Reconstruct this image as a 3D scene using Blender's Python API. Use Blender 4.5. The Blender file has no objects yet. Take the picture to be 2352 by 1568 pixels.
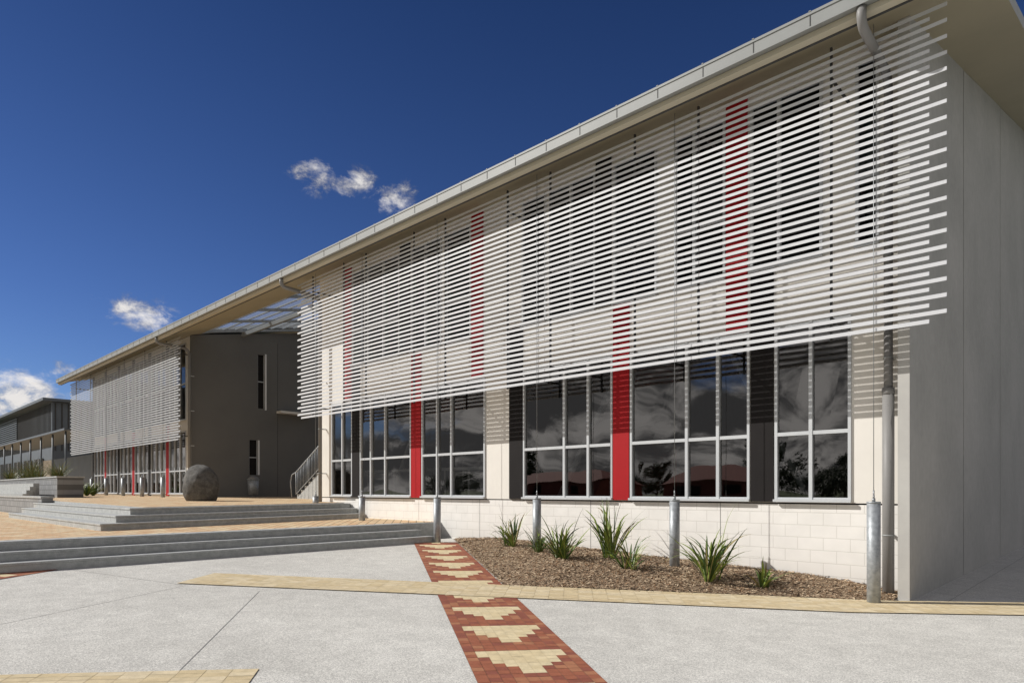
import bpy, math, random
from mathutils import Vector, Matrix, noise
random.seed(7)
scene=bpy.context.scene
scene.view_settings.view_transform='Standard'
scene.view_settings.look='None'
scene.view_settings.exposure=0
COL=scene.collection

# ---------------------------------------------------------------- materials
def newmat(name):
    m=bpy.data.materials.new(name); m.use_nodes=True
    nt=m.node_tree; b=nt.nodes['Principled BSDF']
    return m,nt,b
def N(nt,t,**kw):
    n=nt.nodes.new(t)
    for k,v in kw.items():
        if k in n.inputs: n.inputs[k].default_value=v
        else: setattr(n,k,v)
    return n
def c4(c): return (c[0],c[1],c[2],1)
def noisy(name,c1,c2,scale=4,rough=.7,bump=.1,bscale=60,detail=6,metal=0,stretch=None,fine=0.0,fscale=200,spec=.4):
    m,nt,b=newmat(name); L=nt.links
    tc=N(nt,'ShaderNodeTexCoord'); vec=tc.outputs['Object']
    if stretch:
        mp=N(nt,'ShaderNodeMapping'); mp.inputs['Scale'].default_value=stretch
        L.new(vec,mp.inputs['Vector']); v2=mp.outputs[0]
    else: v2=vec
    n=N(nt,'ShaderNodeTexNoise'); n.inputs['Scale'].default_value=scale; n.inputs['Detail'].default_value=detail
    n.inputs['Roughness'].default_value=.6
    L.new(v2,n.inputs['Vector'])
    r=N(nt,'ShaderNodeValToRGB'); r.color_ramp.elements[0].position=.32; r.color_ramp.elements[1].position=.68
    r.color_ramp.elements[0].color=c4(c1); r.color_ramp.elements[1].color=c4(c2)
    L.new(n.outputs['Fac'],r.inputs[0]); out=r.outputs[0]
    if fine>0:
        f=N(nt,'ShaderNodeTexNoise'); f.inputs['Scale'].default_value=fscale; f.inputs['Detail'].default_value=3
        L.new(vec,f.inputs['Vector'])
        mr=N(nt,'ShaderNodeMapRange'); mr.inputs[1].default_value=.3; mr.inputs[2].default_value=.7
        mr.inputs[3].default_value=1-fine; mr.inputs[4].default_value=1+fine
        L.new(f.outputs['Fac'],mr.inputs[0])
        mx=N(nt,'ShaderNodeVectorMath',operation='SCALE'); L.new(out,mx.inputs[0]); L.new(mr.outputs[0],mx.inputs['Scale'])
        out=mx.outputs[0]
    L.new(out,b.inputs['Base Color'])
    b.inputs['Roughness'].default_value=rough; b.inputs['Metallic'].default_value=metal
    b.inputs['Specular IOR Level'].default_value=spec
    if bump>0:
        bn=N(nt,'ShaderNodeTexNoise'); bn.inputs['Scale'].default_value=bscale; bn.inputs['Detail'].default_value=4
        L.new(vec,bn.inputs['Vector'])
        bp=N(nt,'ShaderNodeBump'); bp.inputs['Strength'].default_value=bump; bp.inputs['Distance'].default_value=.01
        L.new(bn.outputs['Fac'],bp.inputs['Height']); L.new(bp.outputs[0],b.inputs['Normal'])
    return m
def sc(c,k): return tuple(x*k for x in c)
def pl(name,c,v=.08,**kw): return noisy(name,sc(c,1-v),sc(c,1+v),**kw)

M_white=pl('painted_panel_white',(.76,.73,.675),.03,scale=1.5,rough=.6,bump=.02)
M_frame=pl('aluminium_frame',(.56,.58,.60),.04,rough=.45,metal=.2,bump=0)
M_red=pl('red_panel',(.38,.010,.014),.06,scale=2,rough=.55,bump=.02,spec=.2)
M_black=pl('black_panel',(.017,.015,.015),.1,scale=2,rough=.7,bump=.02,spec=.15)
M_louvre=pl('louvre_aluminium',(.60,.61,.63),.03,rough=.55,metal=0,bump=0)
M_louvre2=pl('louvre_aluminium_distant',(.40,.41,.425),.03,rough=.55,metal=0,bump=0)  # same louvre metal, darkened in colour to imitate greying with distance
M_gutter=pl('gutter_grey',(.27,.28,.275),.06,scale=1,rough=.55,metal=0,bump=0)
M_lip=pl('fascia_cream',(.50,.46,.36),.05,scale=1,rough=.6,bump=0)
M_roof=pl('roof_metal',(.3,.31,.31),.05,rough=.5,metal=.3,bump=0)
M_soffit=pl('soffit_board',(.40,.355,.25),.05,scale=.8,rough=.7,bump=.02)
M_galv=noisy('galvanised_steel',(.26,.28,.295),(.42,.44,.46),scale=14,rough=.5,metal=.35,bump=.03,detail=3)
M_pipe=pl('downpipe_grey',(.23,.225,.22),.04,scale=3,rough=.5,bump=0,spec=.3)
M_cable=pl('steel_cable',(.30,.31,.32),.04,rough=.45,metal=.6,bump=0)
M_hanger=pl('dark_steel',(.05,.05,.05),.1,rough=.6,bump=0)
M_tilt=noisy('precast_concrete',(.325,.325,.315),(.405,.40,.39),scale=.55,rough=.85,bump=.05,bscale=30,detail=9,fine=.05,fscale=7)
M_tiltf=noisy('precast_concrete_edge',(.42,.41,.39),(.50,.49,.46),scale=1.5,rough=.85,bump=.06,bscale=30)
M_greywall=noisy('grey_render',(.145,.143,.138),(.17,.167,.16),scale=.6,rough=.85,bump=.06,bscale=50,fine=.04,fscale=40)
M_step=noisy('step_concrete',(.34,.35,.345),(.47,.48,.47),scale=9,rough=.85,bump=.2,bscale=90,fine=.22,fscale=130)
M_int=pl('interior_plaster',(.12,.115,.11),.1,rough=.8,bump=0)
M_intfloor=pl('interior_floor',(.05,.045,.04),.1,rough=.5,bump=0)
M_bench=pl('white_bench',(.75,.75,.75),.03,rough=.5,bump=0)
M_rock=noisy('boulder_stone',(.05,.048,.046),(.15,.145,.135),scale=5,rough=.9,bump=.5,bscale=30,detail=10,fine=.35,fscale=60)
M_leaf1=noisy('flax_leaf',(.11,.165,.022),(.28,.35,.07),scale=6,rough=.4,bump=0)
M_leaf2=noisy('flax_leaf_dark',(.03,.065,.014),(.09,.14,.03),scale=6,rough=.4,bump=0)
M_leaf3=noisy('flax_leaf_dry',(.20,.17,.06),(.33,.27,.10),scale=6,rough=.6,bump=0)
M_tree=noisy('tree_leaves',(.018,.035,.010),(.06,.095,.02),scale=1.2,rough=.6,bump=0)
M_bark=noisy('bark',(.06,.045,.03),(.13,.10,.07),scale=6,rough=.9,bump=.4,bscale=20,stretch=(1,1,.2))
M_clad=pl('metal_cladding',(.12,.14,.165),.08,scale=1,rough=.5,bump=0)
M_grass=noisy('grass_ground',(.05,.075,.02),(.10,.13,.04),scale=.6,rough=.9,bump=.3,bscale=12)
M_mortar=pl('sand_joint',(.20,.12,.08),.15,rough=.9,bump=0,scale=30)
M_mortarY=pl('sand_joint_pale',(.53,.43,.265),.1,rough=.9,bump=0,scale=30)
M_joint=pl('joint_dark',(.17,.17,.165),.15,rough=.9,bump=0,scale=30)
M_brickred=pl('red_tile_wall',(.30,.085,.065),.2,rough=.8,scale=6,bump=0)

def paver(name,c):
    return noisy(name,sc(c,.86),sc(c,1.1),scale=11,rough=.88,bump=.15,bscale=120,fine=.12,fscale=180,spec=.25)
M_pR=[paver('paver_red',(.33,.115,.065)),paver('paver_red_dark',(.27,.09,.06)),paver('paver_orange',(.40,.175,.095))]
M_pC=[paver('paver_cream',(.67,.555,.345)),paver('paver_cream_light',(.70,.59,.38))]
M_pY=[paver('paver_yellow',(.64,.53,.34)),paver('paver_yellow_pale',(.68,.575,.39)),paver('paver_yellow_deep',(.61,.495,.305))]

def aggregate():
    m,nt,b=newmat('exposed_aggregate_concrete'); L=nt.links
    tc=N(nt,'ShaderNodeTexCoord')
    big=N(nt,'ShaderNodeTexNoise'); big.inputs['Scale'].default_value=.45; big.inputs['Detail'].default_value=9; big.inputs['Roughness'].default_value=.68
    L.new(tc.outputs['Object'],big.inputs['Vector'])
    vo=N(nt,'ShaderNodeTexVoronoi'); vo.inputs['Scale'].default_value=120
    L.new(tc.outputs['Object'],vo.inputs['Vector'])
    r1=N(nt,'ShaderNodeValToRGB'); r1.color_ramp.elements[0].color=(.56,.545,.505,1); r1.color_ramp.elements[1].color=(.68,.665,.62,1)
    r1.color_ramp.elements[0].position=.3; r1.color_ramp.elements[1].position=.7
    L.new(big.outputs['Fac'],r1.inputs[0])
    sp=N(nt,'ShaderNodeSeparateColor'); L.new(vo.outputs['Color'],sp.inputs[0])
    mr=N(nt,'ShaderNodeMapRange'); mr.inputs[3].default_value=.64; mr.inputs[4].default_value=1.24
    L.new(sp.outputs[0],mr.inputs[0])
    mx=N(nt,'ShaderNodeVectorMath',operation='SCALE'); L.new(r1.outputs[0],mx.inputs[0]); L.new(mr.outputs[0],mx.inputs['Scale'])
    st=N(nt,'ShaderNodeTexNoise'); st.inputs['Scale'].default_value=4; st.inputs['Detail'].default_value=7
    L.new(tc.outputs['Object'],st.inputs['Vector'])
    m2=N(nt,'ShaderNodeMapRange'); m2.inputs[1].default_value=.35; m2.inputs[2].default_value=.65; m2.inputs[3].default_value=.92; m2.inputs[4].default_value=1.04
    L.new(st.outputs['Fac'],m2.inputs[0])
    mx2=N(nt,'ShaderNodeVectorMath',operation='SCALE'); L.new(mx.outputs[0],mx2.inputs[0]); L.new(m2.outputs[0],mx2.inputs['Scale'])
    L.new(mx2.outputs[0],b.inputs['Base Color'])
    b.inputs['Roughness'].default_value=.9; b.inputs['Specular IOR Level'].default_value=.25
    bp=N(nt,'ShaderNodeBump'); bp.inputs['Strength'].default_value=.25; bp.inputs['Distance'].default_value=.004
    L.new(vo.outputs['Distance'],bp.inputs['Height']); L.new(bp.outputs[0],b.inputs['Normal'])
    return m
M_agg=aggregate()

def bricktex(name,ca,cb,cm,bw,rh,mortar,rough=.8,bump=.3,offset=.5,rot=None,bias=0,dirt=0):
    m,nt,b=newmat(name); L=nt.links
    tc=N(nt,'ShaderNodeTexCoord'); mp=N(nt,'ShaderNodeMapping')
    if rot: mp.inputs['Rotation'].default_value=rot
    L.new(tc.outputs['Object'],mp.inputs['Vector'])
    br=N(nt,'ShaderNodeTexBrick'); br.offset=offset
    for k,v in (('Scale',1),('Brick Width',bw),('Row Height',rh),('Mortar Size',mortar),('Mortar Smooth',.2),('Bias',bias)): br.inputs[k].default_value=v
    br.inputs['Color1'].default_value=c4(ca); br.inputs['Color2'].default_value=c4(cb); br.inputs['Mortar'].default_value=c4(cm)
    L.new(mp.outputs[0],br.inputs['Vector'])
    n=N(nt,'ShaderNodeTexNoise'); n.inputs['Scale'].default_value=3; n.inputs['Detail'].default_value=8; L.new(tc.outputs['Object'],n.inputs['Vector'])
    mr=N(nt,'ShaderNodeMapRange'); mr.inputs[1].default_value=.3; mr.inputs[2].default_value=.7; mr.inputs[3].default_value=.94; mr.inputs[4].default_value=1.04
    L.new(n.outputs['Fac'],mr.inputs[0])
    mx=N(nt,'ShaderNodeVectorMath',operation='SCALE'); L.new(br.outputs['Color'],mx.inputs[0]); L.new(mr.outputs[0],mx.inputs['Scale'])
    out=mx.outputs[0]
    if dirt:
        sp=N(nt,'ShaderNodeSeparateXYZ'); L.new(tc.outputs['Object'],sp.inputs[0])
        ad=N(nt,'ShaderNodeMath',operation='MULTIPLY_ADD'); L.new(n.outputs['Fac'],ad.inputs[0]); ad.inputs[1].default_value=-.8; L.new(sp.outputs['Z'],ad.inputs[2])
        a2=N(nt,'ShaderNodeMath',operation='MULTIPLY_ADD'); L.new(sp.outputs['X'],a2.inputs[0]); a2.inputs[1].default_value=.035; L.new(ad.outputs[0],a2.inputs[2])
        m3=N(nt,'ShaderNodeMapRange'); L.new(a2.outputs[0],m3.inputs[0]); m3.inputs[1].default_value=-.42; m3.inputs[2].default_value=-.05; m3.inputs[3].default_value=.85; m3.inputs[4].default_value=1
        mx3=N(nt,'ShaderNodeVectorMath',operation='SCALE'); L.new(out,mx3.inputs[0]); L.new(m3.outputs[0],mx3.inputs['Scale']); out=mx3.outputs[0]
    L.new(out,b.inputs['Base Color']); b.inputs['Roughness'].default_value=rough; b.inputs['Specular IOR Level'].default_value=.3
    bp=N(nt,'ShaderNodeBump'); bp.inputs['Strength'].default_value=bump; bp.inputs['Distance'].default_value=.006; bp.invert=True
    L.new(br.outputs['Fac'],bp.inputs['Height']); L.new(bp.outputs[0],b.inputs['Normal'])
    return m
M_block=bricktex('painted_blockwork',(.80,.78,.745),(.81,.79,.755),(.66,.64,.60),.4,.2,.006,rot=(math.radians(-90),0,0),dirt=1)
M_blockgrey=bricktex('grey_blockwork',(.24,.245,.25),(.30,.305,.31),(.13,.13,.13),.4,.2,.012,rot=(math.radians(-90),0,0))
M_terr=bricktex('terrace_pavers',(.72,.58,.37),(.60,.36,.19),(.22,.16,.10),.26,.2,.012,rot=(0,0,math.radians(38)),bias=-.1)

def glassmat(name,tint,add):
    m=bpy.data.materials.new(name); m.use_nodes=True; nt=m.node_tree; nt.nodes.clear(); L=nt.links
    o=N(nt,'ShaderNodeOutputMaterial'); mix=N(nt,'ShaderNodeMixShader'); tr=N(nt,'ShaderNodeBsdfTransparent'); gl=N(nt,'ShaderNodeBsdfGlossy')
    tr.inputs[0].default_value=c4(tint); gl.inputs['Roughness'].default_value=.015; gl.inputs[0].default_value=(.92,.90,.88,1)
    fr=N(nt,'ShaderNodeFresnel'); fr.inputs[0].default_value=1.6
    ad=N(nt,'ShaderNodeMath',operation='ADD'); ad.inputs[1].default_value=add; ad.use_clamp=True
    tc=N(nt,'ShaderNodeTexCoord'); nz=N(nt,'ShaderNodeTexNoise'); nz.inputs['Scale'].default_value=.9; nz.inputs['Detail'].default_value=1
    bp=N(nt,'ShaderNodeBump'); bp.inputs['Strength'].default_value=.15; bp.inputs['Distance'].default_value=.05
    L.new(tc.outputs['Object'],nz.inputs['Vector']); L.new(nz.outputs['Fac'],bp.inputs['Height']); L.new(bp.outputs[0],gl.inputs['Normal'])
    L.new(fr.outputs[0],ad.inputs[0]); L.new(ad.outputs[0],mix.inputs[0]); L.new(tr.outputs[0],mix.inputs[1]); L.new(gl.outputs[0],mix.inputs[2]); L.new(mix.outputs[0],o.inputs[0])
    return m
M_glass=glassmat('window_glass',(.48,.49,.49),.10)
M_glassU=glassmat('upper_window_glass',(.2,.21,.22),-.03)
def transl():
    m=bpy.data.materials.new('canopy_glazing'); m.use_nodes=True; nt=m.node_tree; nt.nodes.clear(); L=nt.links
    o=N(nt,'ShaderNodeOutputMaterial'); mix=N(nt,'ShaderNodeMixShader'); tr=N(nt,'ShaderNodeBsdfTransparent'); d=N(nt,'ShaderNodeBsdfTranslucent')
    tr.inputs[0].default_value=(.6,.65,.7,1); d.inputs[0].default_value=(.30,.32,.34,1); mix.inputs[0].default_value=.4
    L.new(tr.outputs[0],mix.inputs[1]); L.new(d.outputs[0],mix.inputs[2]); L.new(mix.outputs[0],o.inputs[0]); return m
M_trans=transl()

def mulchmat():
    m,nt,b=newmat('bark_mulch'); L=nt.links
    tc=N(nt,'ShaderNodeTexCoord')
    vo=N(nt,'ShaderNodeTexVoronoi'); vo.inputs['Scale'].default_value=55; L.new(tc.outputs['Object'],vo.inputs['Vector'])
    sp=N(nt,'ShaderNodeSeparateColor'); L.new(vo.outputs['Color'],sp.inputs[0])
    r=N(nt,'ShaderNodeValToRGB'); e=r.color_ramp.elements; e[0].color=(.07,.042,.024,1); e[1].color=(.46,.34,.22,1); e[0].position=0
    x=e.new(.5); x.color=(.24,.16,.095,1)
    L.new(sp.outputs[0],r.inputs[0]); L.new(r.outputs[0],b.inputs['Base Color']); b.inputs['Roughness'].default_value=.95
    bp=N(nt,'ShaderNodeBump'); bp.inputs['Strength'].default_value=.6; bp.inputs['Distance'].default_value=.02
    L.new(vo.outputs['Distance'],bp.inputs['Height']); L.new(bp.outputs[0],b.inputs['Normal'])
    return m
M_mulch=mulchmat()
M_chip=[pl('wood_chip_pale',(.52,.40,.27),.2,rough=.9,bump=0),pl('wood_chip_brown',(.28,.17,.095),.2,rough=.9,bump=0),pl('wood_chip_dark',(.08,.05,.03),.2,rough=.9,bump=0)]

# ---------------------------------------------------------------- mesh tools
class MB:
    def __init__(s): s.v=[]; s.f=[]; s.m=[]; s.mats=[]; s.sm=[]
    def mi(s,mat):
        if mat not in s.mats: s.mats.append(mat)
        return s.mats.index(mat)
    def face(s,pts,mat,smooth=False):
        b=len(s.v); s.v+= [tuple(p) for p in pts]; s.f.append(list(range(b,b+len(pts)))); s.m.append(s.mi(mat)); s.sm.append(smooth)
    def hexa(s,P,mat):
        b=len(s.v); s.v+=[tuple(p) for p in P]; i=s.mi(mat)
        for f in ((0,3,2,1),(4,5,6,7),(0,1,5,4),(1,2,6,5),(2,3,7,6),(3,0,4,7)):
            s.f.append([b+k for k in f]); s.m.append(i); s.sm.append(False)
    def box(s,x0,x1,y0,y1,z0,z1,mat):
        s.hexa([(x0,y0,z0),(x1,y0,z0),(x1,y1,z0),(x0,y1,z0),(x0,y0,z1),(x1,y0,z1),(x1,y1,z1),(x0,y1,z1)],mat)
    def prism(s,poly,z0,z1,mat,topmat=None):
        n=len(poly); b=len(s.v)
        zz=z1 if callable(z1) else (lambda x,y:z1)
        s.v+=[(x,y,z0) for x,y in poly]+[(x,y,zz(x,y)) for x,y in poly]
        i=s.mi(mat); t=s.mi(topmat or mat)
        s.f.append(list(range(b+n,b+2*n))); s.m.append(t); s.sm.append(False)
        s.f.append(list(range(b+n-1,b-1,-1))); s.m.append(i); s.sm.append(False)
        for k in range(n):
            j=(k+1)%n; s.f.append([b+k,b+j,b+n+j,b+n+k]); s.m.append(i); s.sm.append(False)
    def tube(s,pts,r,mat,n=12,cap=True):
        pts=[Vector(p) for p in pts]; rs=r if isinstance(r,(list,tuple)) else [r]*len(pts)
        b=len(s.v); i=s.mi(mat); ref=None
        for k,p in enumerate(pts):
            d=(pts[min(k+1,len(pts)-1)]-pts[max(k-1,0)]).normalized()
            if ref is None: ref=Vector((1,0,0)) if abs(d.x)<.8 else Vector((0,1,0))
            a=(ref-d*ref.dot(d)).normalized(); ref=a; c=d.cross(a)
            for j in range(n):
                t=2*math.pi*j/n; s.v.append(tuple(p+(a*math.cos(t)+c*math.sin(t))*rs[k]))
        for k in range(len(pts)-1):
            for j in range(n):
                j2=(j+1)%n; s.f.append([b+k*n+j,b+k*n+j2,b+(k+1)*n+j2,b+(k+1)*n+j]); s.m.append(i); s.sm.append(True)
        if cap:
            s.f.append([b+j for j in range(n)][::-1]); s.m.append(i); s.sm.append(False)
            e=b+(len(pts)-1)*n; s.f.append([e+j for j in range(n)]); s.m.append(i); s.sm.append(False)
    def obj(s,name,parent=None,bevel=0,loc=None,**props):
        me=bpy.data.meshes.new(name); me.from_pydata(s.v,[],s.f)
        for m in s.mats: me.materials.append(m)
        me.polygons.foreach_set('material_index',s.m); me.polygons.foreach_set('use_smooth',s.sm); me.update()
        o=bpy.data.objects.new(name,me); COL.objects.link(o)
        if loc: o.location=loc
        if parent: setpar(o,parent)
        if bevel:
            bv=o.modifiers.new('bevel','BEVEL'); bv.width=bevel; bv.segments=2; bv.limit_method='ANGLE'
        for k,v in props.items(): o[k]=v
        return o
def setpar(o,p):
    o.parent=p
    o.matrix_parent_inverse=Matrix.Translation(-Vector(p['_o'])) if '_o' in p else Matrix.Identity(4)
def thing(name,loc,label,category,**props):
    e=bpy.data.objects.new(name,None); e.empty_display_size=.3; e.location=loc; COL.objects.link(e)
    e['_o']=list(loc); e['label']=label; e['category']=category
    for k,v in props.items(): e[k]=v
    return e

# ---------------------------------------------------------------- ground
def g(x): return max(0.0,.035*(-x-2.6))
T1=.7525
def G2(x): return 1.184+.0064*max(0,(-x-15.6))

mb=MB(); R=900
mb.face([(-R,-R,-.08),(R,-R,-.08),(R,R,-.08),(-R,R,-.08)],M_grass)
mb.obj('ground',kind='structure',label='grassed ground reaching the horizon around the school',category='ground')

mb=MB()
xs=[25,-2.6,-12.1,-12.6]
for a,b in zip(xs[:-1],xs[1:]):
    mb.face([(b,-14,g(b)),(a,-14,g(a)),(a,45,g(a)),(b,45,g(b))],M_agg)
mb.obj('concrete_paving',kind='structure',label='pale exposed aggregate concrete courtyard paving',category='paving')

def strip(mb,p,q,w,dz,mat,n=12):
    p=Vector(p);q=Vector(q);d=(q-p).normalized(); nn=Vector((-d.y,d.x))*w/2
    for k in range(n):
        a=p.lerp(q,k/n); b=p.lerp(q,(k+1)/n)
        mb.face([(a.x-nn.x,a.y-nn.y,g(a.x-nn.x)+dz),(b.x-nn.x,b.y-nn.y,g(b.x-nn.x)+dz),(b.x+nn.x,b.y+nn.y,g(b.x+nn.x)+dz),(a.x+nn.x,a.y+nn.y,g(a.x+nn.x)+dz)],mat)
mb=MB()
for p,q in (((-8.5,4.0),(-5.2,1.7)),((-8.3,1.2),(-9.5,3.42)),((-8.3,1.2),(-10.5,-2.5)),((-12.0,2.6),(-9.6,3.4)),
            ((-1.9,10.6),(-1.9,40)),((-1.0,9.6),(3.5,6.4))):
    strip(mb,p,q,.007,.002,M_joint)
mb.obj('paving_joint',kind='structure',label='thin dark saw cut joints in the concrete paving',category='paving')

def pavers(name,o,d,L,W,cl,cw,colf,dz,label,gap=.002,mort=None):
    mb=MB(); o=Vector(o); d=Vector(d).normalized(); n=Vector((-d.y,d.x)); mort=mort or M_mortar
    def P(s,t,h):
        q=o+d*s+n*t; return (q.x,q.y,g(q.x)+h)
    nr=int(round(L/cl)); nc=int(round(W/cw))
    for r in range(nr):
        for c in range(nc):
            s0=r*cl; t0=c*cw
            m=colf(r,c)
            h=dz+.003+random.uniform(-.0008,.0008)
            gp=.0012 if m in M_pC else gap
            mb.face([P(s0+gp,t0+gp,h),P(s0+cl-gp,t0+gp,h),P(s0+cl-gp,t0+cw-gp,h),P(s0+gp,t0+cw-gp,h)],m)
            mb.face([P(s0,t0,dz),P(s0+cl,t0,dz),P(s0+cl,t0+cw,dz),P(s0,t0+cw,dz)],M_mortarY if m in M_pC else mort)
    return mb.obj(name,kind='structure',label=label,category='paving')
dy=(9,7.1)
pavers('yellow_paver_band',(-9.72,3.38),dy,17,.96,.2,.096,lambda r,c:random.choice(M_pY),.010,
       'band of cream yellow concrete pavers crossing the courtyard',mort=M_mortarY)
def taniko(r,c):
    k=(r+5)%10
    seq={1:4.1,2:4.1,3:3.1,4:3.1,5:2.1,6:1.1,7:1.1}
    w=seq.get(k,0)
    if abs(c+.5-5)<w: return random.choice(M_pC)
    return random.choices(M_pR,[4,3,2])[0]
rd=Vector((8.6,-6.03)).normalized(); rn=Vector((-rd.y,rd.x))
pavers('patterned_paver_band',(-12.33,9.55),rd,12.4,1.03,.1,.103,taniko,.004,'red paver band inlaid with stepped cream triangles')
pavers('yellow_paver_edge',(-6.45,-.86),(.596,.803),3.4,.96,.2,.096,lambda r,c:random.choice(M_pY),.004,
       'short band of cream yellow pavers set in concrete',mort=M_mortarY)
pavers('patterned_paver_band',(-12.87,1.9),(.566,-.824),3.0,1.0,.1,.1,taniko,.004,'red paver band with cream triangles at the foot of the steps')

# terraces
mb=MB()
mb.prism([(-90,-14),(-13.0,-14),(-13.0,10.96),(-90,10.96)],-.05,T1-.01,M_step)
mb.prism([(-90,-14),(-13.2,-14),(-13.2,10.96),(-90,10.96)],T1-.009,T1,M_terr)
mb.obj('lower_terrace',kind='structure',label='lower terrace of cream and pink pavers between the steps',category='terrace')
mb=MB()
for i in range(3):
    x=-12.1-.37*i
    z=.3325+.14*(i+1)
    ye=10.0-.12*i if i<2 else 9.76
    mb.box(x-.37-(.02 if i<2 else 0),x,-14-.01*i,ye,z-.14 if i else .2,z-(0.0 if i<2 else -.003),M_step)
    mb.box(x-.04,x+.012,-14-.01*i,ye+.01,z-.038,z+.004,M_step)
mb.obj('stone_step_flight',bevel=.008,kind='structure',label='three wide grey concrete steps up to the lower terrace',category='steps')
mb=MB()
for k in range(3):
    Y=3.73+.37*k; X=-14.85-.37*k; z=T1+.1425*(k+1)
    def rp(o): return [(-24.4-.35*k,Y+o),(X-o,Y+o),(-16.45-.37*k-o,10.945-.003*k-(.001 if o else 0)),(-24.4-.35*k,10.945-.003*k-(.001 if o else 0))]
    mb.prism(rp(.014),T1-.02+.002*k,z-.038,M_step)
    mb.prism(rp(0),z-.039,z,M_step)
mb.obj('stone_step_flight',bevel=.008,kind='structure',label='three grey concrete steps wrapping the upper terrace corner',category='steps')
mb=MB()
mb.prism([(-90,5.0),(-26,5.0),(-25.2,4.9),(-16.0,4.86),(-17.55,10.93),(-19.1,10.93),(-19.1,40),(-90,40)],1.0,lambda x,y:G2(x),M_step,M_terr)
mb.obj('upper_terrace',kind='structure',label='upper terrace of cream and pink pavers along the buildings',category='terrace')

# mulch bed
def mulchz(x,y):
    base=g(x)
    dd=(Vector((x,y))-Vector((-9.72,3.38))); n=Vector((-7.1,9)).normalized(); t=dd.dot(n)-.96
    dd2=(Vector((x,y))-Vector((-12.33,9.55))).dot(rn)-1.03
    k=min(1,max(0,t/1.2))*min(1,max(0,dd2/1.0))
    return base+.012+.15*k+.02*noise.noise(Vector((x*3,y*3,0)))*k+.012*noise.noise(Vector((x*14,y*14,0)))
def inbed(x,y):
    n=Vector((-7.1,9)).normalized(); t=(Vector((x,y))-Vector((-9.72,3.38))).dot(n)-.965
    t2=(Vector((x,y))-Vector((-12.33,9.55))).dot(rn)-1.04
    return t>0 and t2>0 and y<10.96 and x<-2.45
mb=MB(); st=.06
grid={}
def mv(i,j):
    x=-12.3+i*st; y=5+j*st
    if (i,j) not in grid:
        grid[(i,j)]=len(mb.v); mb.v.append((x,y,mulchz(x,y)))
    return grid[(i,j)]
mi=mb.mi(M_mulch)
for i in range(int(9.9/st)):
    for j in range(int(5.96/st)+1):
        if inbed(-12.3+(i+.5)*st,5+(j+.5)*st):
            mb.f.append([mv(i,j),mv(i+1,j),mv(i+1,j+1),mv(i,j+1)]); mb.m.append(mi); mb.sm.append(True)
cnt=0
while cnt<17000:
    x=random.uniform(-12.3,-2.4); y=random.uniform(5,11)
    if not inbed(x,y):
        if not inbed(x-.08,y+.08) or random.random()>.12: continue
    z=mulchz(x,y)+random.uniform(.004,.018); a=random.uniform(0,6.28); l=random.uniform(.008,.034); w=random.uniform(.004,.011)
    d=Vector((math.cos(a),math.sin(a),random.uniform(-.4,.4)))*l; s=Vector((-math.sin(a),math.cos(a),random.uniform(-.5,.5)))*w; p=Vector((x,y,z))
    mb.face([p-d-s,p+d-s*.6,p+d*.9+s,p-d*.8+s],random.choices(M_chip,[6,4,1.5])[0]); cnt+=1
mb.obj('bark_mulch',kind='stuff',label='bark mulch garden bed against the white block wall',category='mulch')

# ---------------------------------------------------------------- buildings
SL=.273
def zs(y): return 7.95+SL*(y-9.5)
def facade(mb,x0,x1,y0,y1,z0,z1,openings,mat):
    xs=sorted(set([x0,x1]+[o[0] for o in openings]+[o[1] for o in openings]))
    for a,b in zip(xs[:-1],xs[1:]):
        if b-a<1e-4: continue
        zz=sorted([(o[2],o[3]) for o in openings if o[0]<=a+1e-5 and o[1]>=b-1e-5])
        z=z0
        for p,q in zz:
            if p>z: mb.box(a,b,y0,y1,z,p,mat)
            z=q
        if z<z1: mb.box(a,b,y0,y1,z,z1,mat)
def window(parent,x0,x1,z0,z1,mull,trans,y=10.95,fw=.045,glass=None):
    mb=MB(); yf=y-.03; yb=y+.06
    mb.box(x0,x0+fw,yf,yb,z0,z1,M_frame); mb.box(x1-fw,x1,yf,yb,z0,z1,M_frame)
    xs=[x0]+list(mull)+[x1]
    for m in mull: mb.box(m-.028,m+.028,yf-.008,yb-.01,z0+.002,z1-.002,M_frame)
    for a,b in zip(xs[:-1],xs[1:]):
        a2=a+(fw if a==x0 else .028); b2=b-(fw if b==x1 else .028)
        mb.box(a2,b2,yf+.003,yb-.005,z0,z0+fw,M_frame); mb.box(a2,b2,yf+.003,yb-.005,z1-fw,z1,M_frame)
        for t in trans: mb.box(a2,b2,yf+.002,yb-.006,t-.03,t+.03,M_frame)
    mb.box(x0-.01,x1+.01,yf-.05,yf-.004,z0-.03,z0+.012,M_frame)
    w=mb.obj('window',parent)
    f=MB()
    for a,b in zip(xs[:-1],xs[1:]):
        j=random.uniform(-.004,.004)
        f.face([(a+.0,y+.02+j,z0+.02),(b,y+.02-j,z0+.02),(b,y+.02-j*.5,z1-.02),(a,y+.02+j*.5,z1-.02)],glass or M_glass)
    gl=f.obj('glass_pane',w); gl.matrix_parent_inverse=Matrix.Identity(4)
    return w
def sub(o,p):
    o.parent=p; o.matrix_parent_inverse=Matrix.Identity(4)

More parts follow.
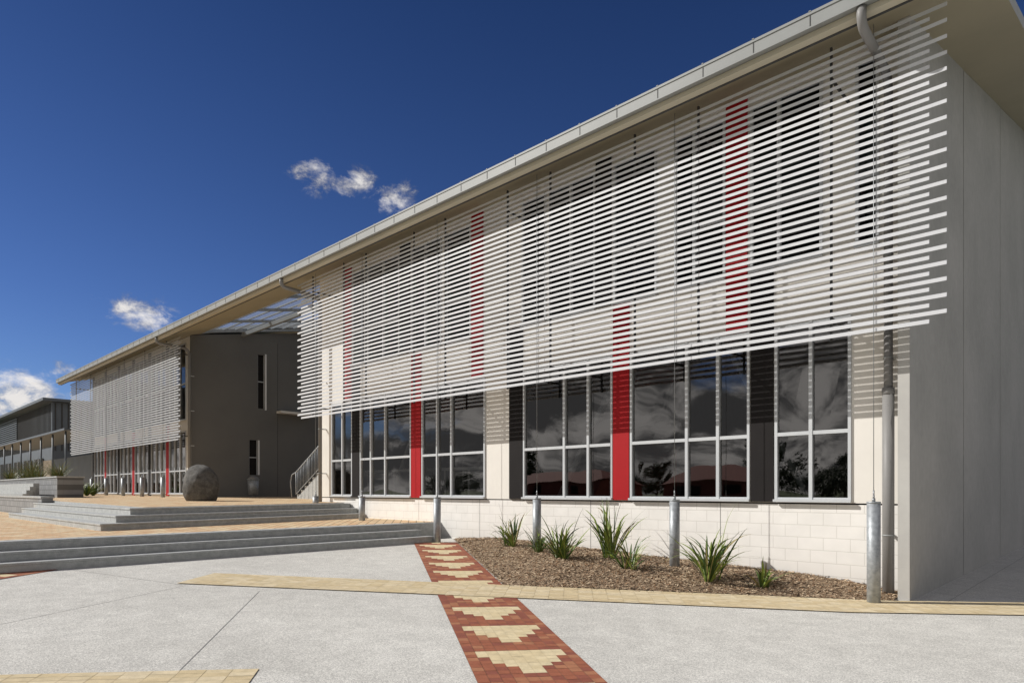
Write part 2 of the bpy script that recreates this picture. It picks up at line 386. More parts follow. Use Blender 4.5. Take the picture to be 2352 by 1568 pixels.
def gutter(parent,x0,x1,name='gutter'):
    mb=MB()
    mb.box(x0,x1,9.37,9.497,7.945,8.15,M_gutter)
    mb.box(x0,x1,9.358,9.3695,8.118,8.155,M_gutter)
    mb.box(x0,x1,9.362,9.3695,7.935,7.955,M_gutter)
    x=x1-.35
    while x>x0:
        mb.box(x-.005,x+.005,9.364,9.38,7.957,8.117,M_hanger); mb.box(x-.014,x+.014,9.352,9.42,8.156,8.168,M_gutter); x-=.8
    mb.box(x0,x1,9.47,9.60,7.86,7.94,M_lip)
    mb.box(x0,x1,9.601,9.64,7.85,7.955,M_hanger)
    return mb.obj(name,parent)
def roofpart(mb,x0,x1,y0,y1):
    P=[]
    for dz in (0,.19):
        P+=[(x0,y0,zs(y0)+dz),(x1,y0,zs(y0)+dz),(x1,y1,zs(y1)+dz),(x0,y1,zs(y1)+dz)]
    b=len(mb.v); mb.v+=P
    so=mb.mi(M_soffit); ro=mb.mi(M_roof)
    for f,m in (((0,3,2,1),so),((4,5,6,7),ro),((0,1,5,4),ro),((1,2,6,5),ro),((2,3,7,6),ro),((3,0,4,7),ro)):
        mb.f.append([b+k for k in f]); mb.m.append(m); mb.sm.append(False)
def downpipe(parent,x,zb,r=.058,yw=10.74,split=True):
    mb=MB(); z0=7.94
    pts=[(x,9.44,z0),(x,9.44,7.84)]
    for k in range(1,7):
        a=math.pi/2*k/6; pts.append((x,9.44+.14*(1-math.cos(a)),7.84-.14*math.sin(a)))
    pts+=[(x,10.45,7.66)]
    for k in range(1,7):
        a=math.pi/2*k/6; pts.append((x,10.45+(yw-10.45)*math.sin(a),7.66-.25*(1-math.cos(a))))
    pts.append((x,yw,4.0 if split else zb))
    mb.tube(pts,r,M_pipe,16)
    if split:
        mb.tube([(x,yw,3.0),(x,yw,zb)],r*1.32,M_pipe,18); mb.tube([(x,yw,4.0),(x,yw,3.0)],r,M_pipe,16)
        mb.tube([(x,yw,3.06),(x,yw,2.96)],r*1.4,M_pipe,18)
    for z in (6.5,5.0,3.5,zb+.9):
        mb.tube([(x,yw,z-.012),(x,yw,z+.012)],r*1.40 if z<3 and split else r*1.12,M_gutter,16)
        mb.box(x-.02,x+.02,yw+r*.8,10.948,z-.015,z+.015,M_frame)
    return mb.obj('downpipe',parent)
def louvre(parent,xl,xr,zbot,ztop,joints,hang,cables,nb=40,ztopcable=8.0,mat=None,hgt=.048):
    mat=mat or M_louvre
    mb=MB(); dz=(ztop-zbot)/(nb-1); y0,y1=10.02,10.048; rk=.012
    for i in range(nb):
        z=zbot+i*dz; odd=i%2
        a=xl+(.0 if odd else .22); b=xr-(.0 if odd else .195)
        cuts=[j+(.14 if odd else 0) for j in joints]
        segs=[]; s=a
        for c in sorted(cuts): segs.append((s,c-.006)); s=c+.006
        segs.append((s,b))
        for p,q in segs:
            mb.hexa([(p,y0,z-hgt/2),(q,y0,z-hgt/2),(q,y1,z-hgt/2+rk),(p,y1,z-hgt/2+rk),(p,y0,z+hgt/2),(q,y0,z+hgt/2),(q,y1,z+hgt/2+rk),(p,y1,z+hgt/2+rk)],mat)
    o=mb.obj('louvre_screen',parent)
    for h in hang:
        m=MB(); m.box(h-.014,h+.014,10.065,10.105,zbot-.05,ztop+.12,M_hanger)
        m.box(h-.015,h+.015,10.105,10.945,zbot+.25,zbot+.29,M_hanger); m.box(h-.015,h+.015,10.105,10.945,ztop-.35,ztop-.31,M_hanger)
        sub(m.obj('support_post'),o)
    for cx,cz in cables:
        m=MB(); m.tube([(cx,10.0,cz),(cx,10.0,ztopcable)],.005,M_cable,6)
        m.tube([(cx,10.0,cz),(cx,10.0,cz+.10)],.011,M_cable,8)
        sub(m.obj('tension_cable'),o)
    return o

# ---- building one
B1=thing('classroom_block',(-10.5,12,0),'two storey school block with louvre screen and concrete end wall','school building')
LZ0,LZ1,UZ0,UZ1=1.40,4.28,5.3,8.12
low=[(-18.28,-17.10,[-17.65]),(-16.68,-14.22,[-16.12,-15.41]),(-13.76,-11.33,[-13.12,-12.56]),(-10.08,-7.63,[-8.88,-8.24]),
     (-7.21,-4.79,[-5.98,-5.37]),(-4.36,-3.18,[-3.78])]
upp=[(-17.1,-16.4,[]),(-16.3,-14.75,[-15.5]),(-14.22,-12.95,[-13.6]),(-12.78,-11.83,[]),(-10.12,-9.40,[]),(-9.31,-8.06,[-8.7]),
     (-7.61,-6.61,[]),(-6.23,-5.23,[-5.83]),(-4.78,-3.60,[-4.29]),(-3.12,-2.79,[])]
op=[(a,b,LZ0,LZ1) for a,b,_ in low]+[(a,b,UZ0,UZ1) for a,b,_ in upp]
mb=MB(); facade(mb,-19.0,-2.445,10.95,11.1,1.36,8.33,op,M_white)
mb.obj('facade_wall',B1)
mb=MB(); mb.box(-19.0,-2.445,10.965,11.12,-.1,1.335,M_block); mb.box(-19.0,-2.445,10.985,11.1,1.335,1.36,M_black)  # black strip paints in the shade of the gap above the plinth
for x in (-5.34,-8.2,-11.55): mb.box(x-.004,x+.004,10.962,10.97,.0,1.335,M_joint)
mb.obj('block_plinth_wall',B1)
for a,b,m in low: window(B1,a,b,LZ0,LZ1,m,[2.487])
for a,b,m in upp: window(B1,a,b,UZ0,UZ1,m,[6.35],glass=M_glassU)
def panel(parent,x0,x1,z0,z1,mat,nm):
    mb=MB(); mb.box(x0,x1,10.915,10.948,z0,z1,mat); return mb.obj(nm,parent)
for x0,x1 in ((-14.20,-13.79),(-7.61,-7.23)): panel(B1,x0,x1,1.37,5.29,M_red,'red_panel')
for x0,x1 in ((-17.08,-16.70),(-10.51,-10.10),(-4.77,-4.38)): panel(B1,x0,x1,1.37,5.29,M_black,'black_panel')
for x0,x1 in ((-5.215,-4.83),(-11.80,-11.40),(-17.58,-17.15)): panel(B1,x0,x1,4.30,8.3,M_red,'red_panel')
for x0,x1 in ((-8.04,-7.66),(-14.71,-14.26)): panel(B1,x0,x1,5.31,8.3,M_black,'black_panel')
def endwall(mb,x0,x1,y0,y1,z0,za,zb,mat):
    mb.hexa([(x0,y0,z0),(x1,y0,z0),(x1,y1,z0),(x0,y1,z0),(x0,y0,za),(x1,y0,za),(x1,y1,zb),(x0,y1,zb)],mat)
mb=MB()
ys=[10.5,14.46,18.97,23.5,28,32]
for a,b in zip(ys[:-1],ys[1:]):
    endwall(mb,-2.44,-2.29,a+(.026 if a>11 else 0),b-.026,-.1,zs(a)-.003,zs(b)-.003,M_tilt)
endwall(mb,-2.44,-2.292,10.49,10.499,-.1,zs(10.49)-.003,zs(10.499)-.003,M_tiltf)
endwall(mb,-2.43,-2.33,10.52,32,-.1,zs(10.52)-.01,zs(32)-.01,M_black)
mb.obj('concrete_end_wall',B1)
mb=MB(); endwall(mb,-19.0,-18.85,11.1,32,-.1,zs(11.1)-.003,zs(32)-.003,M_greywall); mb.obj('side_wall',B1)
mb=MB()
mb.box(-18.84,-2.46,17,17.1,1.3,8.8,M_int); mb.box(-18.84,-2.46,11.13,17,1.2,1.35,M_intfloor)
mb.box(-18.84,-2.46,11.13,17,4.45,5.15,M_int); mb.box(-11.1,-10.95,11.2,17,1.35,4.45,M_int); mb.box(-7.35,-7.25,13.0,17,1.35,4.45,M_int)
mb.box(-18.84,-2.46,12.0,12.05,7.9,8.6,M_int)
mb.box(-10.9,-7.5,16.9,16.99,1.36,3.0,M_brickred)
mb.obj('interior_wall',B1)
for x,dx in ((-9.6,1.9),(-4.0,-1.6),(-16.0,1.7)):
    m=MB(); m.tube([(x,11.6,1.35),(x+dx,11.6,4.45)],.07,M_frame,8); m.obj('steel_brace',B1)
mb=MB(); roofpart(mb,-19.2,-1.3,9.5,32); roofpart(mb,-28.6,-19.2,9.5,11.35)
rf=mb.obj('roof',B1)
sub(gutter(None,-28.6,-1.3),rf)
def top2(y): return 8.33+(y-10.95)*.19
mb=MB()
for x in [ -29.5+2.5*k for k in range(5)]:
    P=[]
    for dz in (.06,.16): P+=[(x-.05,11.38,top2(11.38)+dz),(x+.05,11.38,top2(11.38)+dz),(x+.05,20,top2(20)+dz),(x-.05,20,top2(20)+dz)]
    mb.hexa(P,M_galv)
y=11.7
while y<20:
    mb.box(-29.7,-19.25,y-.025,y+.025,top2(y)+.165,top2(y)+.215,M_galv); y+=.55
for y in (13.2,16.0): mb.box(-29.74,-19.25,y-.06,y+.06,top2(y)-.12,top2(y)+.05,M_gutter)
cn=mb.obj('glazed_canopy',B1)
mb=MB(); mb.face([(-29.7,11.38,top2(11.38)+.23),(-19.2,11.38,top2(11.38)+.23),(-19.2,20,top2(20)+.23),(-29.7,20,top2(20)+.23)],M_trans); sub(mb.obj('glazing_sheet'),cn)
downpipe(B1,-2.62,.0,r=.06); downpipe(B1,-18.62,G2(-18.6),split=False)
PX=[-2.62,-5.70,-8.84,-12.0,-15.16,-17.6]
louvre(B1,-18.72,-1.77,3.78,7.87,[-15.2,-11.9,-8.65,-5.4],[-17.9,-16.2,-15.1,-13.0,-11.8,-9.75,-8.55,-6.55,-5.3,-3.2],[(x,1.46) for x in PX])

# ---- building two
B2=thing('classroom_block',(-38,12,1.2),'grey walled two storey school block with louvre screen','school building')
low2=[];pan=[]
x=-30.35; k=0
while x-2.1>-45.5:
    low2.append((x-2.05,x,[x-1.35,x-.7])); pan.append((x-2.42,x-2.07,k%2)); x-=2.45; k+=1
op=[(a,b,1.42,4.2) for a,b,_ in low2]+[(a,b,4.7,8.1) for a,b,_ in low2]
mb=MB(); facade(mb,-45.1,-29.9,10.95,11.1,1.1,8.33,op,M_white); mb.obj('facade_wall',B2)
for a,b,m in low2:
    window(B2,a,b,1.42,4.2,m,[2.45]); window(B2,a,b,4.7,8.1,m,[6.3],glass=M_glassU)
for a,b,kk in pan: panel(B2,a,b,1.32,4.6,M_red if kk==0 else M_black,'red_panel' if kk==0 else 'black_panel')
for a,b,kk in pan: panel(B2,a,b,4.62,8.3,M_black,'black_panel')
mb=MB()
def ew(y0,y1,z0,z1):
    mb.box(-29.9,-29.75,y0,y1,z0,z1,M_greywall)
ew(10.94,13.51,1.1,7.94); ew(13.51,13.92,1.1,2.3); ew(13.51,13.92,3.92,7.94); ew(13.92,14.26,1.1,5.42); ew(14.26,20,1.1,7.94)
endwall(mb,-29.9,-29.75,10.94,20,7.94,zs(10.94)-.01,top2(20),M_greywall)
e2=mb.obj('grey_end_wall',B2)
mb=MB()
for yy in (14.9,): mb.box(-29.752,-29.745,yy-.008,yy+.008,1.3,8.6,M_hanger)
mb.box(-29.75,-29.73,14.26,14.34,5.36,8.0,M_bench); mb.box(-29.75,-29.73,13.92,14.0,2.3,3.92,M_bench)
mb.box(-29.75,-29.3,14.84,16.6,5.25,5.36,M_white)
mb.obj('window_trim',B2)
for y0,y1,z0,z1 in ((13.92,14.26,5.42,7.94),(13.51,13.92,2.3,3.92)):
    m=MB(); m.box(-29.87,-29.80,y0,y0+.03,z0,z1,M_frame); m.box(-29.87,-29.80,y1-.03,y1,z0,z1,M_frame); m.box(-29.87,-29.80,y0+.03,y1-.03,(z0+z1)/2-.02,(z0+z1)/2+.02,M_frame)
    m.box(-29.84,-29.83,y0+.03,y1-.03,z0,z1,M_black); m.obj('slot_window',B2)
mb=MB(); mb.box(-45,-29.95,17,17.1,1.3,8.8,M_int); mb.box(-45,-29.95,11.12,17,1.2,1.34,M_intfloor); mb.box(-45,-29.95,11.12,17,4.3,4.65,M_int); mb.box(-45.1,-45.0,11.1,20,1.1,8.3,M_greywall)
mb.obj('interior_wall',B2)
mb=MB(); roofpart(mb,-46.4,-29.75,9.5,32); roofpart(mb,-29.75,-28.603,9.5,11.35)
rf2=mb.obj('roof',B2); sub(gutter(None,-46.4,-28.603),rf2)
downpipe(B2,-29.45,G2(-29),split=False)
PX2=[-30.4,-33.1,-35.9,-38.7,-41.4,-44.0]
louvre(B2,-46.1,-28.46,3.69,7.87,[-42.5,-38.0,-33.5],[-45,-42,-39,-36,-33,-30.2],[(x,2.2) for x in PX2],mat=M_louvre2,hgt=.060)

# ---------------------------------------------------------------- bollards
def bollard(h,label,group,x,y,z,share=None):
    e=thing('steel_bollard',(x,y,z),label,'bollard',group=group)
    e['_o']=[0,0,0]
    if share is None:
        m=MB(); m.tube([(0,0,-.15),(0,0,h-.02)],.086,M_galv,24); m.tube([(0,0,h-.02),(0,0,h),(0,0,h+.004)],[.089,.089,.08],M_galv,24)
        p=m.obj('post',e)
        m=MB(); m.tube([(0,0,h),(0,0,h+.05)],.022,M_cable,10); m.tube([(0,0,h+.05),(0,0,h+.09)],.013,M_cable,8)
        q=m.obj('cable_anchor',e); parts=(p,q)
    else:
        parts=[]
        for s in share:
            c=s.copy(); COL.objects.link(c); c.parent=e; c.matrix_parent_inverse=Matrix.Identity(4); parts.append(c)
    for p in parts: p.location=(0,0,0); p.matrix_parent_inverse=Matrix.Identity(4)
    return parts
for x in PX:
    z=g(x) if x>-12.1 else (T1 if x>-16.3 else G2(x))
    if -11<x<-3.5: z=mulchz(x,10.0)
    bollard(1.40-z,'round galvanised steel bollard anchoring a louvre cable beside the wall','bollards anchoring the louvre cables',x,10.0,z)
sh=None
for x in PX2:
    sh=bollard(.88,'short galvanised steel bollard outside the far classroom windows','bollards outside the far block',x,10.0,G2(x),sh)

# ---------------------------------------------------------------- plants
def blades(mb,n,L,spread,w,mats,wts,stiff=.5,seg=8,fans=0):
    # fans: leaves leave the ground in several separate tufts, as flax does
    F=[(random.uniform(-.16,.16),random.uniform(-.14,.14),random.uniform(0,6.28),random.uniform(.65,1.1)) for _ in range(max(1,fans))]
    for k in range(n):
        fx,fy,fa,fs=random.choice(F)
        if fans:
            a=fa+random.choice((0,math.pi))+random.gauss(0,.55)
        else: fx=fy=0; fs=1; a=random.uniform(0,6.283)
        ln=L*fs*random.uniform(.5,1.1); lean=random.uniform(.03,1)**.9*spread; bend=random.uniform(.15,1.5)*stiff
        p=Vector((fx,fy,0))+Vector((math.cos(a),math.sin(a),0))*random.uniform(0,.04); d=Vector((math.cos(a)*lean,math.sin(a)*lean,1)).normalized(); h=Vector((math.cos(a),math.sin(a),0))
        tw=random.uniform(-.7,.7); mat=random.choices(mats,wts)[0]; ww=w*random.uniform(.6,1.15)
        prev=None; kink=random.random()<.25; ks=random.choice((4,5,6))
        for s in range(seg+1):
            t=s/seg; wd=ww*(.6+.5*t if t<.5 else (.85*(1-((t-.5)/.5)**1.6)+.004))
            side=Vector((-math.sin(a+tw),math.cos(a+tw),0))*wd/2; fold=h*wd*.25
            cur=(p-side+fold,p.copy(),p+side+fold)
            if prev:
                mb.face([prev[0],prev[1],cur[1],cur[0]],mat,True); mb.face([prev[1],prev[2],cur[2],cur[1]],mat,True)
            prev=cur
            p=p+d*ln/seg; d=(d+Vector((h.x,h.y,-.8))*bend*(t+.1)*.32*(3.0 if kink and s==ks else 1)).normalized()
flax=[(0,-9.5,10.0,.88,44,4),(1,-8.5,9.6,.72,32,3),(2,-7.55,9.05,.92,60,5),(3,-7.05,9.95,1.25,50,4),(4,-5.95,9.1,.78,38,3),(5,-4.8,9.4,1.08,70,5),(6,-4.0,9.75,.66,32,3)]
FL=['low spiky green flax plant growing in the bark mulch','small sparse green flax plant in the bark mulch','broad dense green flax clump in the bark mulch','tall upright green flax plant with long arching leaves','low splayed green flax plant in the bark mulch','large bushy green flax clump in the bark mulch','small flattened green flax plant in the bark mulch']
for i,(tag,x,y,L_,n,fn) in enumerate(flax):
    mb=MB(); blades(mb,n,L_,[.9,.9,.9,.6,.9,.85,1.4][i],.045,[M_leaf1,M_leaf2,M_leaf3],[6,4,.8],[.9,.9,.85,.9,1.0,.8,1.1][i],fans=fn)
    mb.obj('flax_plant',loc=(x,y,mulchz(x,y)-.02),label=FL[i],category='plant',group='flax plants in the garden bed')
for (x,y) in ((-38.0,8.2),(-38.9,8.8),(-36.5,8.6),(-37,9.0)):
    mb=MB(); blades(mb,60,.9,1.3,.06,[M_leaf1,M_leaf2],[3,2],.9)
    mb.obj('leafy_plant',loc=(x,y,G2(x)),label='low green strap leaved plant beside the paved terrace',category='plant',group='strap leaved plants by the terrace')
for i in range(8):
    x=-33.5-i*1.7+random.uniform(-.4,.4); y=6.9+random.uniform(-.1,.3)
    mb=MB(); blades(mb,110,random.choice((1.0,1.4,1.2)),.9,.018,[M_leaf1,M_leaf2,M_leaf3],[2,4,4],.7)
    mb.obj('tussock_grass',loc=(x,y,2.0),label='tall feathery tussock grass in the block planter',category='plant',group='tussock grasses in the planter')

# ---------------------------------------------------------------- boulder
import bmesh
bm=bmesh.new(); bmesh.ops.create_icosphere(bm,subdivisions=5,radius=1)
for v in bm.verts:
    p=v.co.copy(); n=noise.noise(p*1.3+Vector((3,1,5)))*.10+noise.noise(p*3+Vector((9,2,1)))*.03+noise.noise(p*9)*.010
    r=1+n
    q=Vector((p.x*.615,p.y*.57,p.z*.72))*r
    tp=max(0,p.z)
    q.x*=1-.06*tp*tp; q.y*=1-.06*tp*tp
    if q.z<-.5: q.z=-.5
    v.co=q+Vector((0,0,.47))
me=bpy.data.meshes.new('boulder'); bm.to_mesh(me); bm.free(); me.materials.append(M_rock)
for p in me.polygons: p.use_smooth=True
o=bpy.data.objects.new('boulder',me); COL.objects.link(o); o.location=(-22.1,8.45,G2(-22)-.0)
o['label']='large rounded dark grey boulder standing on the terrace'; o['category']='boulder'

# litter bin
b=thing('litter_bin',(-29.1,13.4,G2(-29)),'round grey metal litter bin on a post by the wall','bin'); b['_o']=[0,0,0]
def local(o): o.matrix_parent_inverse=Matrix.Identity(4); o.location=(0,0,0)
m=MB(); m.tube([(0,0,.12),(0,0,.8)],[.21,.25],M_galv,24); m.tube([(0,0,.78),(0,0,.82)],.27,M_galv,24); local(m.obj('bin_body',b))
m=MB(); m.tube([(0,0,0),(0,0,.12)],.05,M_pipe,10); m.tube([(0,0,0),(0,0,.015)],.14,M_pipe,16); local(m.obj('stand',b))
m=MB(); m.tube([(0,0,.82),(0,0,.9),(0,0,.96)],[.25,.2,.06],M_pipe,24); local(m.obj('bin_lid',b))

# outside stair
s=thing('outdoor_staircase',(-24.8,13,1.24),'grey outdoor staircase with steel balustrade against the block','staircase')
m=MB()
for k in range(14): m.box(-24.4+.3*k,-24.1+.3*k+.02,13.05,14.5,1.2,1.26+.165*(k+1),M_step)
m.obj('stair_treads',s)
m=MB()
def zr(x): return 1.3+max(0,(x+24.4))*.55
m.tube([(-24.75,13,1.25),(-24.85,13,1.9),(-24.75,13,2.2),(-24.4,13,zr(-24.4)+1.0),(-19.3,13,zr(-19.3)+1.0)],.025,M_galv,8)
m.tube([(-24.4,13,zr(-24.4)+.12),(-19.3,13,zr(-19.3)+.12)],.018,M_galv,8)
x=-24.4; q=0
while x<-19.3:
    m.tube([(x,13,zr(x)+.1),(x,13,zr(x)+1.0)],.009 if q%8 else .022,M_galv,6); x+=.12; q+=1
m.obj('handrail',s)

# work benches inside
for x0,x1 in ((-18.2,-16.2),(-15.9,-13.9),(-13.6,-11.6)):
    t=thing('work_bench',((x0+x1)/2,12.0,1.35),'long white work bench standing inside the classroom windows','bench',group='white work benches inside the classroom')
    m=MB(); m.box(x0,x1,11.5,12.2,2.10,2.18,M_bench); m.obj('bench_top',t)
    for lx in (x0+.05,x1-.12,(x0+x1)/2):
        m=MB(); m.box(lx,lx+.07,11.53,12.17,1.352,2.098,M_bench); m.obj('leg',t)

# planters / retaining walls
m=MB(); m.box(-60,-24.65,4.6,4.9,.7,1.32,M_blockgrey); m.box(-60,-24.6,4.57,4.93,1.321,1.38,M_step)
m.obj('retaining_wall',label='low grey block retaining wall edging the terrace',category='wall')
m=MB(); m.box(-60,-31,6.3,6.5,1.1,2.08,M_blockgrey); m.box(-31.2,-31,6.503,7.2,1.1,2.08,M_blockgrey); m.box(-60,-30.97,6.27,6.53,2.081,2.14,M_step); m.box(-31.23,-30.97,6.533,7.23,2.081,2.14,M_step)
m.box(-60,-31.2,6.5,7.2,1.2,2.02,M_mulch)
m.obj('planter_wall',label='grey block planter wall filled with tussock grass',category='wall')
m=MB()
for k in range(4): m.box(-60,-30.5-.5*k,5.1+.2*k,5.3+.2*k,1.2,1.30+.14*(k+1),M_step)
m.obj('stone_step_flight',kind='structure',label='small grey steps beside the block planter',category='steps')

# background block
B3=thing('background_hall',(-90,20,1.2),'grey metal clad school hall with flat roof','school building')
m=MB(); m.box(-125,-70.8,14,30,1,9.6,M_clad)
x=-124.8
while x<-70.9: m.box(x,x+.12,13.95,13.998,5.5,9.5,M_hanger); x+=.5
y=14.2
while y<20: m.box(-70.798,-70.75,y,y+.1,5.2,9.5,M_hanger); y+=.5
z=6.3
while z<9.2: m.box(-125,-86,13.86,13.94,z,z+.1,M_clad); z+=.22
m.obj('wall',B3)
m=MB(); m.box(-125.5,-70.2,13.2,30,9.62,9.86,M_clad); m.obj('roof',B3)
for k in range(6):
    xx=-74-k*5; m=MB(); m.box(xx-3.6,xx,13.9,13.96,2,4.6,M_black); m.box(xx-1.85,xx-1.75,13.88,13.9,2,4.6,M_frame); m.obj('window',B3)
W=thing('covered_walkway',(-58,11.5,1.25),'flat roofed covered walkway on steel posts','walkway')
m=MB(); m.box(-74,-47.2,10,13,5.27,5.36,M_clad); m.box(-74,-47.2,9.95,9.998,5.26,5.38,M_clad); m.obj('walkway_roof',W)
for k in range(8):
    m=MB(); m.tube([(-48-k*3.4,10.2,1.2),(-48-k*3.4,10.2,5.25)],.055,M_clad,10); m.obj('post',W)
m=MB(); m.box(-70,-67,13.2,13.3,1.2,4.2,M_white); m.box(-66.9,-52,13.2,13.3,1.2,4.2,M_clad); m.obj('wall',W)

# ---------------------------------------------------------------- trees and house across the yard (seen mirrored in the windows)
def make_tree(seed,H,R):
    random.seed(seed); mb=MB()
    mb.tube([(0,0,0),(.1,0,H*.15),(.0,.15,H*.3),(.15,.1,H*.55),(.1,0,H*.8)],[.35,.27,.22,.14,.05],M_bark,10)
    cl=[]
    for k in range(18):
        a=k*2.4; h=H*random.uniform(.15,.5); r=R*random.uniform(.35,1.0); e=Vector((math.cos(a)*r,math.sin(a)*r,h+H*random.uniform(.0,.3)))
        mb.tube([(0,0,h*.85),(e*.5+Vector((0,0,h*.38))),e],[.1,.07,.02],M_bark,6); cl.append((e,R*random.uniform(.18,.42)))
    for k in range(7): cl.append((Vector((random.uniform(-.5,.5)*R,random.uniform(-.5,.5)*R,H*random.uniform(.55,.95))),R*random.uniform(.18,.36)))
    lf=MB()
    for c,r in cl:
        for k in range(230):
            d=Vector((random.gauss(0,1),random.gauss(0,1),random.gauss(0,.7)));d.normalize()
            p=c+d*r*random.uniform(.2,1.15); u=Vector((random.gauss(0,1),random.gauss(0,1),random.gauss(0,1))).normalized(); v=u.cross(d+Vector((.1,.2,.3))).normalized()
            sz=random.uniform(.14,.28); lf.face([p-u*sz,p+v*sz*.6,p+u*sz,p-v*sz*.6],M_tree)
    return mb,lf
src=[make_tree(1,9,4.6),make_tree(2,6,6.5)]
meshes=[]
# a broken tree line: mostly low, with a few taller crowns
TR=[(-38,-74,1.0,0),(-25,-78,.8,1.2),(-47,-90,.8,2.2),(-14,-84,.8,.4),(-80,-66,1.0,1.8),(-95,-60,.8,.6),(-31,-92,.9,4),(-56,-88,.8,1),(-66,-84,.8,3),(-45,-80,.75,5),(-20,-92,.9,2),(-33,-84,.75,.9)]
for k,(x,y,s_,rz) in enumerate(TR):
    e=thing('shade_tree',(x,y,-.08),'broad leafy green shade tree across the school yard','tree',group='trees across the school yard'); e.rotation_euler=(0,0,rz); e.scale=(s_,s_,s_)
    e['_o']=[0,0,0]
    i=k%2
    if k<2:
        a=src[i][0].obj('trunk',e); b_=src[i][1].obj('crown',e); local(a); local(b_); meshes.append((a,b_))
    else:
        for q in meshes[i]:
            c=q.copy(); COL.objects.link(c); c.parent=e; c.matrix_parent_inverse=Matrix.Identity(4)
random.seed(11)
for hx,hy,ww in ((-66,-60,10),(-41,-62,7)):
    H1=thing('brick_house',(hx,hy,-.08),'red brick building with red tiled roof across the yard','house',group='red brick houses across the yard')
    m=MB(); m.box(hx-ww,hx+ww,hy-4,hy+4,-.08,2.8,M_brickred); m.obj('wall',H1)
    m=MB(); m.hexa([(hx-ww-.5,hy-4.5,2.8),(hx+ww+.5,hy-4.5,2.8),(hx+ww+.5,hy+4.5,2.8),(hx-ww-.5,hy+4.5,2.8),(hx-ww+3,hy-.05,4.7),(hx+ww-3,hy-.05,4.7),(hx+ww-3,hy+.05,4.7),(hx-ww+3,hy+.05,4.7)],M_brickred); m.obj('roof',H1)
    for k in range(3):
        xx=hx-ww*.75+k*ww*.55; m=MB(); m.box(xx,xx+2,hy+4.005,hy+4.05,.9,2.3,M_black); m.obj('window',H1)

# ---------------------------------------------------------------- light
az=Vector((-.788,-.616)); el=math.radians(36)
sv=Vector((az.x*math.cos(el),az.y*math.cos(el),math.sin(el))).normalized()
sd=bpy.data.lights.new('sun','SUN'); sd.energy=4.7; sd.angle=math.radians(.53); sd.color=(1,.965,.91)
so=bpy.data.objects.new('sun',sd); COL.objects.link(so); so.rotation_euler=sv.to_track_quat('Z','Y').to_euler(); so.location=(-20,-20,30)

w=bpy.data.worlds.new('World'); scene.world=w; w.use_nodes=True; nt=w.node_tree; nt.nodes.clear(); L=nt.links
out=N(nt,'ShaderNodeOutputWorld'); bg=N(nt,'ShaderNodeBackground'); bg.inputs['Strength'].default_value=.1
L.new(bg.outputs[0],out.inputs[0])
sky=N(nt,'ShaderNodeTexSky'); sky.sky_type='NISHITA'; sky.sun_disc=False; sky.sun_elevation=el; sky.sun_rotation=math.atan2(az.x,az.y)
sky.air_density=1.0; sky.dust_density=.2; sky.ozone_density=4
tc=N(nt,'ShaderNodeTexCoord'); nv=N(nt,'ShaderNodeVectorMath',operation='NORMALIZE'); L.new(tc.outputs['Generated'],nv.inputs[0])
sep=N(nt,'ShaderNodeSeparateXYZ'); L.new(nv.outputs[0],sep.inputs[0])
def mth(op,a,b=None,clamp=False):
    n=N(nt,'ShaderNodeMath',operation=op); n.use_clamp=clamp
    for i,x in enumerate((a,b)):
        if x is None: continue
        if isinstance(x,(int,float)): n.inputs[i].default_value=x
        else: L.new(x,n.inputs[i])
    return n.outputs[0]
def mrange(x,a,b,c=0,d=1,smooth=True):
    n=N(nt,'ShaderNodeMapRange'); n.interpolation_type='SMOOTHSTEP' if smooth else 'LINEAR'
    L.new(x,n.inputs[0]); n.inputs[1].default_value=a; n.inputs[2].default_value=b; n.inputs[3].default_value=c; n.inputs[4].default_value=d
    return n.outputs[0]
tr=N(nt,'ShaderNodeValToRGB'); L.new(sep.outputs['Z'],tr.inputs[0])
e=tr.color_ramp.elements; e[0].position=0; e[0].color=(.50,.60,.86,1); e[1].position=.62; e[1].color=(.18,.27,.46,1)
x=e.new(.25); x.color=(.34,.44,.70,1)
gm=N(nt,'ShaderNodeVectorMath',operation='MULTIPLY'); L.new(tr.outputs[0],gm.inputs[1])
L.new(sky.outputs[0],gm.inputs[0])
def nz(scale,detail=9,rough=.6,zs_=1.6,dist=.25):
    ad=N(nt,'ShaderNodeVectorMath',operation='MULTIPLY'); ad.inputs[1].default_value=(1,1,zs_); L.new(nv.outputs[0],ad.inputs[0])
    n=N(nt,'ShaderNodeTexNoise'); n.inputs['Scale'].default_value=scale; n.inputs['Detail'].default_value=detail; n.inputs['Roughness'].default_value=rough
    n.inputs['Distortion'].default_value=dist
    L.new(ad.outputs[0],n.inputs['Vector']); return n.outputs['Fac']
fine=nz(24,11,.68)
clouds=[((-.7915,.444,.419),.038,.80),((-.762,.497,.415),.034,.92),((-.747,.529,.403),.034,.88),((-.724,.549,.415),.026,.62),
        ((-.934,.2765,.2264),.046,.92),((-.982,.155,.108),.062,1.3),((-.962,.20,.15),.022,.6)]
tot=None
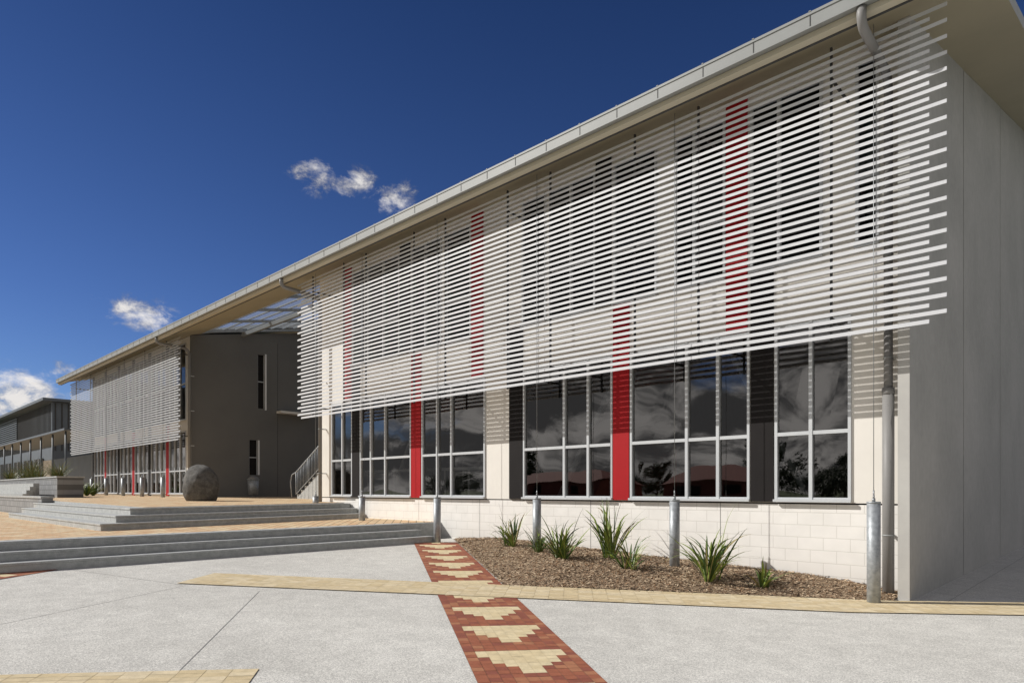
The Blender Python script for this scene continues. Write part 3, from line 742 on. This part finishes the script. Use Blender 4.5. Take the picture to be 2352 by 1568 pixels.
for d,r,amp in clouds:
    d=Vector(d).normalized()
    s=N(nt,'ShaderNodeVectorMath',operation='SUBTRACT'); L.new(nv.outputs[0],s.inputs[0]); s.inputs[1].default_value=d
    sc_=N(nt,'ShaderNodeVectorMath',operation='MULTIPLY'); L.new(s.outputs[0],sc_.inputs[0]); sc_.inputs[1].default_value=(1,1,1.5)
    ln=N(nt,'ShaderNodeVectorMath',operation='LENGTH'); L.new(sc_.outputs[0],ln.inputs[0])
    mk=mth('MULTIPLY',mrange(ln.outputs['Value'],0,r*1.5,1,0),amp)
    tot=mk if tot is None else mth('MAXIMUM',tot,mk)
dens=mth('ADD',mth('MULTIPLY',mth('SUBTRACT',fine,.5),4.2),mth('MULTIPLY',tot,1.2))
has=mrange(tot,.0,.4)
front=mth('MULTIPLY',mrange(dens,.35,1.7),has)
big=nz(3.4,11,.6)
side=mth('MAXIMUM',mrange(sep.outputs['Y'],.0,-.3),mrange(sep.outputs['X'],.02,.3))  # unseen clouds also added on the right to whiten fill on the end wall
back=mth('MULTIPLY',mrange(big,.26,.40),mth('MULTIPLY',side,mrange(sep.outputs['Z'],.9,.5)))
cl=mth('MAXIMUM',front,back)
ramp=N(nt,'ShaderNodeValToRGB'); L.new(mth('MAXIMUM',mth('MULTIPLY',front,.9),mrange(nz(7,11,.66,2.4,.5),.43,.60)),ramp.inputs[0])
ramp.color_ramp.elements[0].color=(1.7,1.7,1.75,1); ramp.color_ramp.elements[1].color=(8.8,8.5,8.3,1)
mix=N(nt,'ShaderNodeMix',data_type='RGBA'); L.new(cl,mix.inputs[0]); L.new(gm.outputs[0],mix.inputs[6]); L.new(ramp.outputs[0],mix.inputs[7])
L.new(mix.outputs[2],bg.inputs['Color'])

# ---------------------------------------------------------------- camera
cd=bpy.data.cameras.new('camera'); cam=bpy.data.objects.new('camera',cd); COL.objects.link(cam)
cd.sensor_width=36; cd.lens=22.96; cd.shift_y=.1458; cd.clip_end=3000; cd.clip_start=.05
cam.location=(0,0,1.55); cam.rotation_euler=(math.radians(90),0,math.radians(43.66))
scene.camera=cam
for o in bpy.data.objects:
    if '_o' in o: del o['_o']
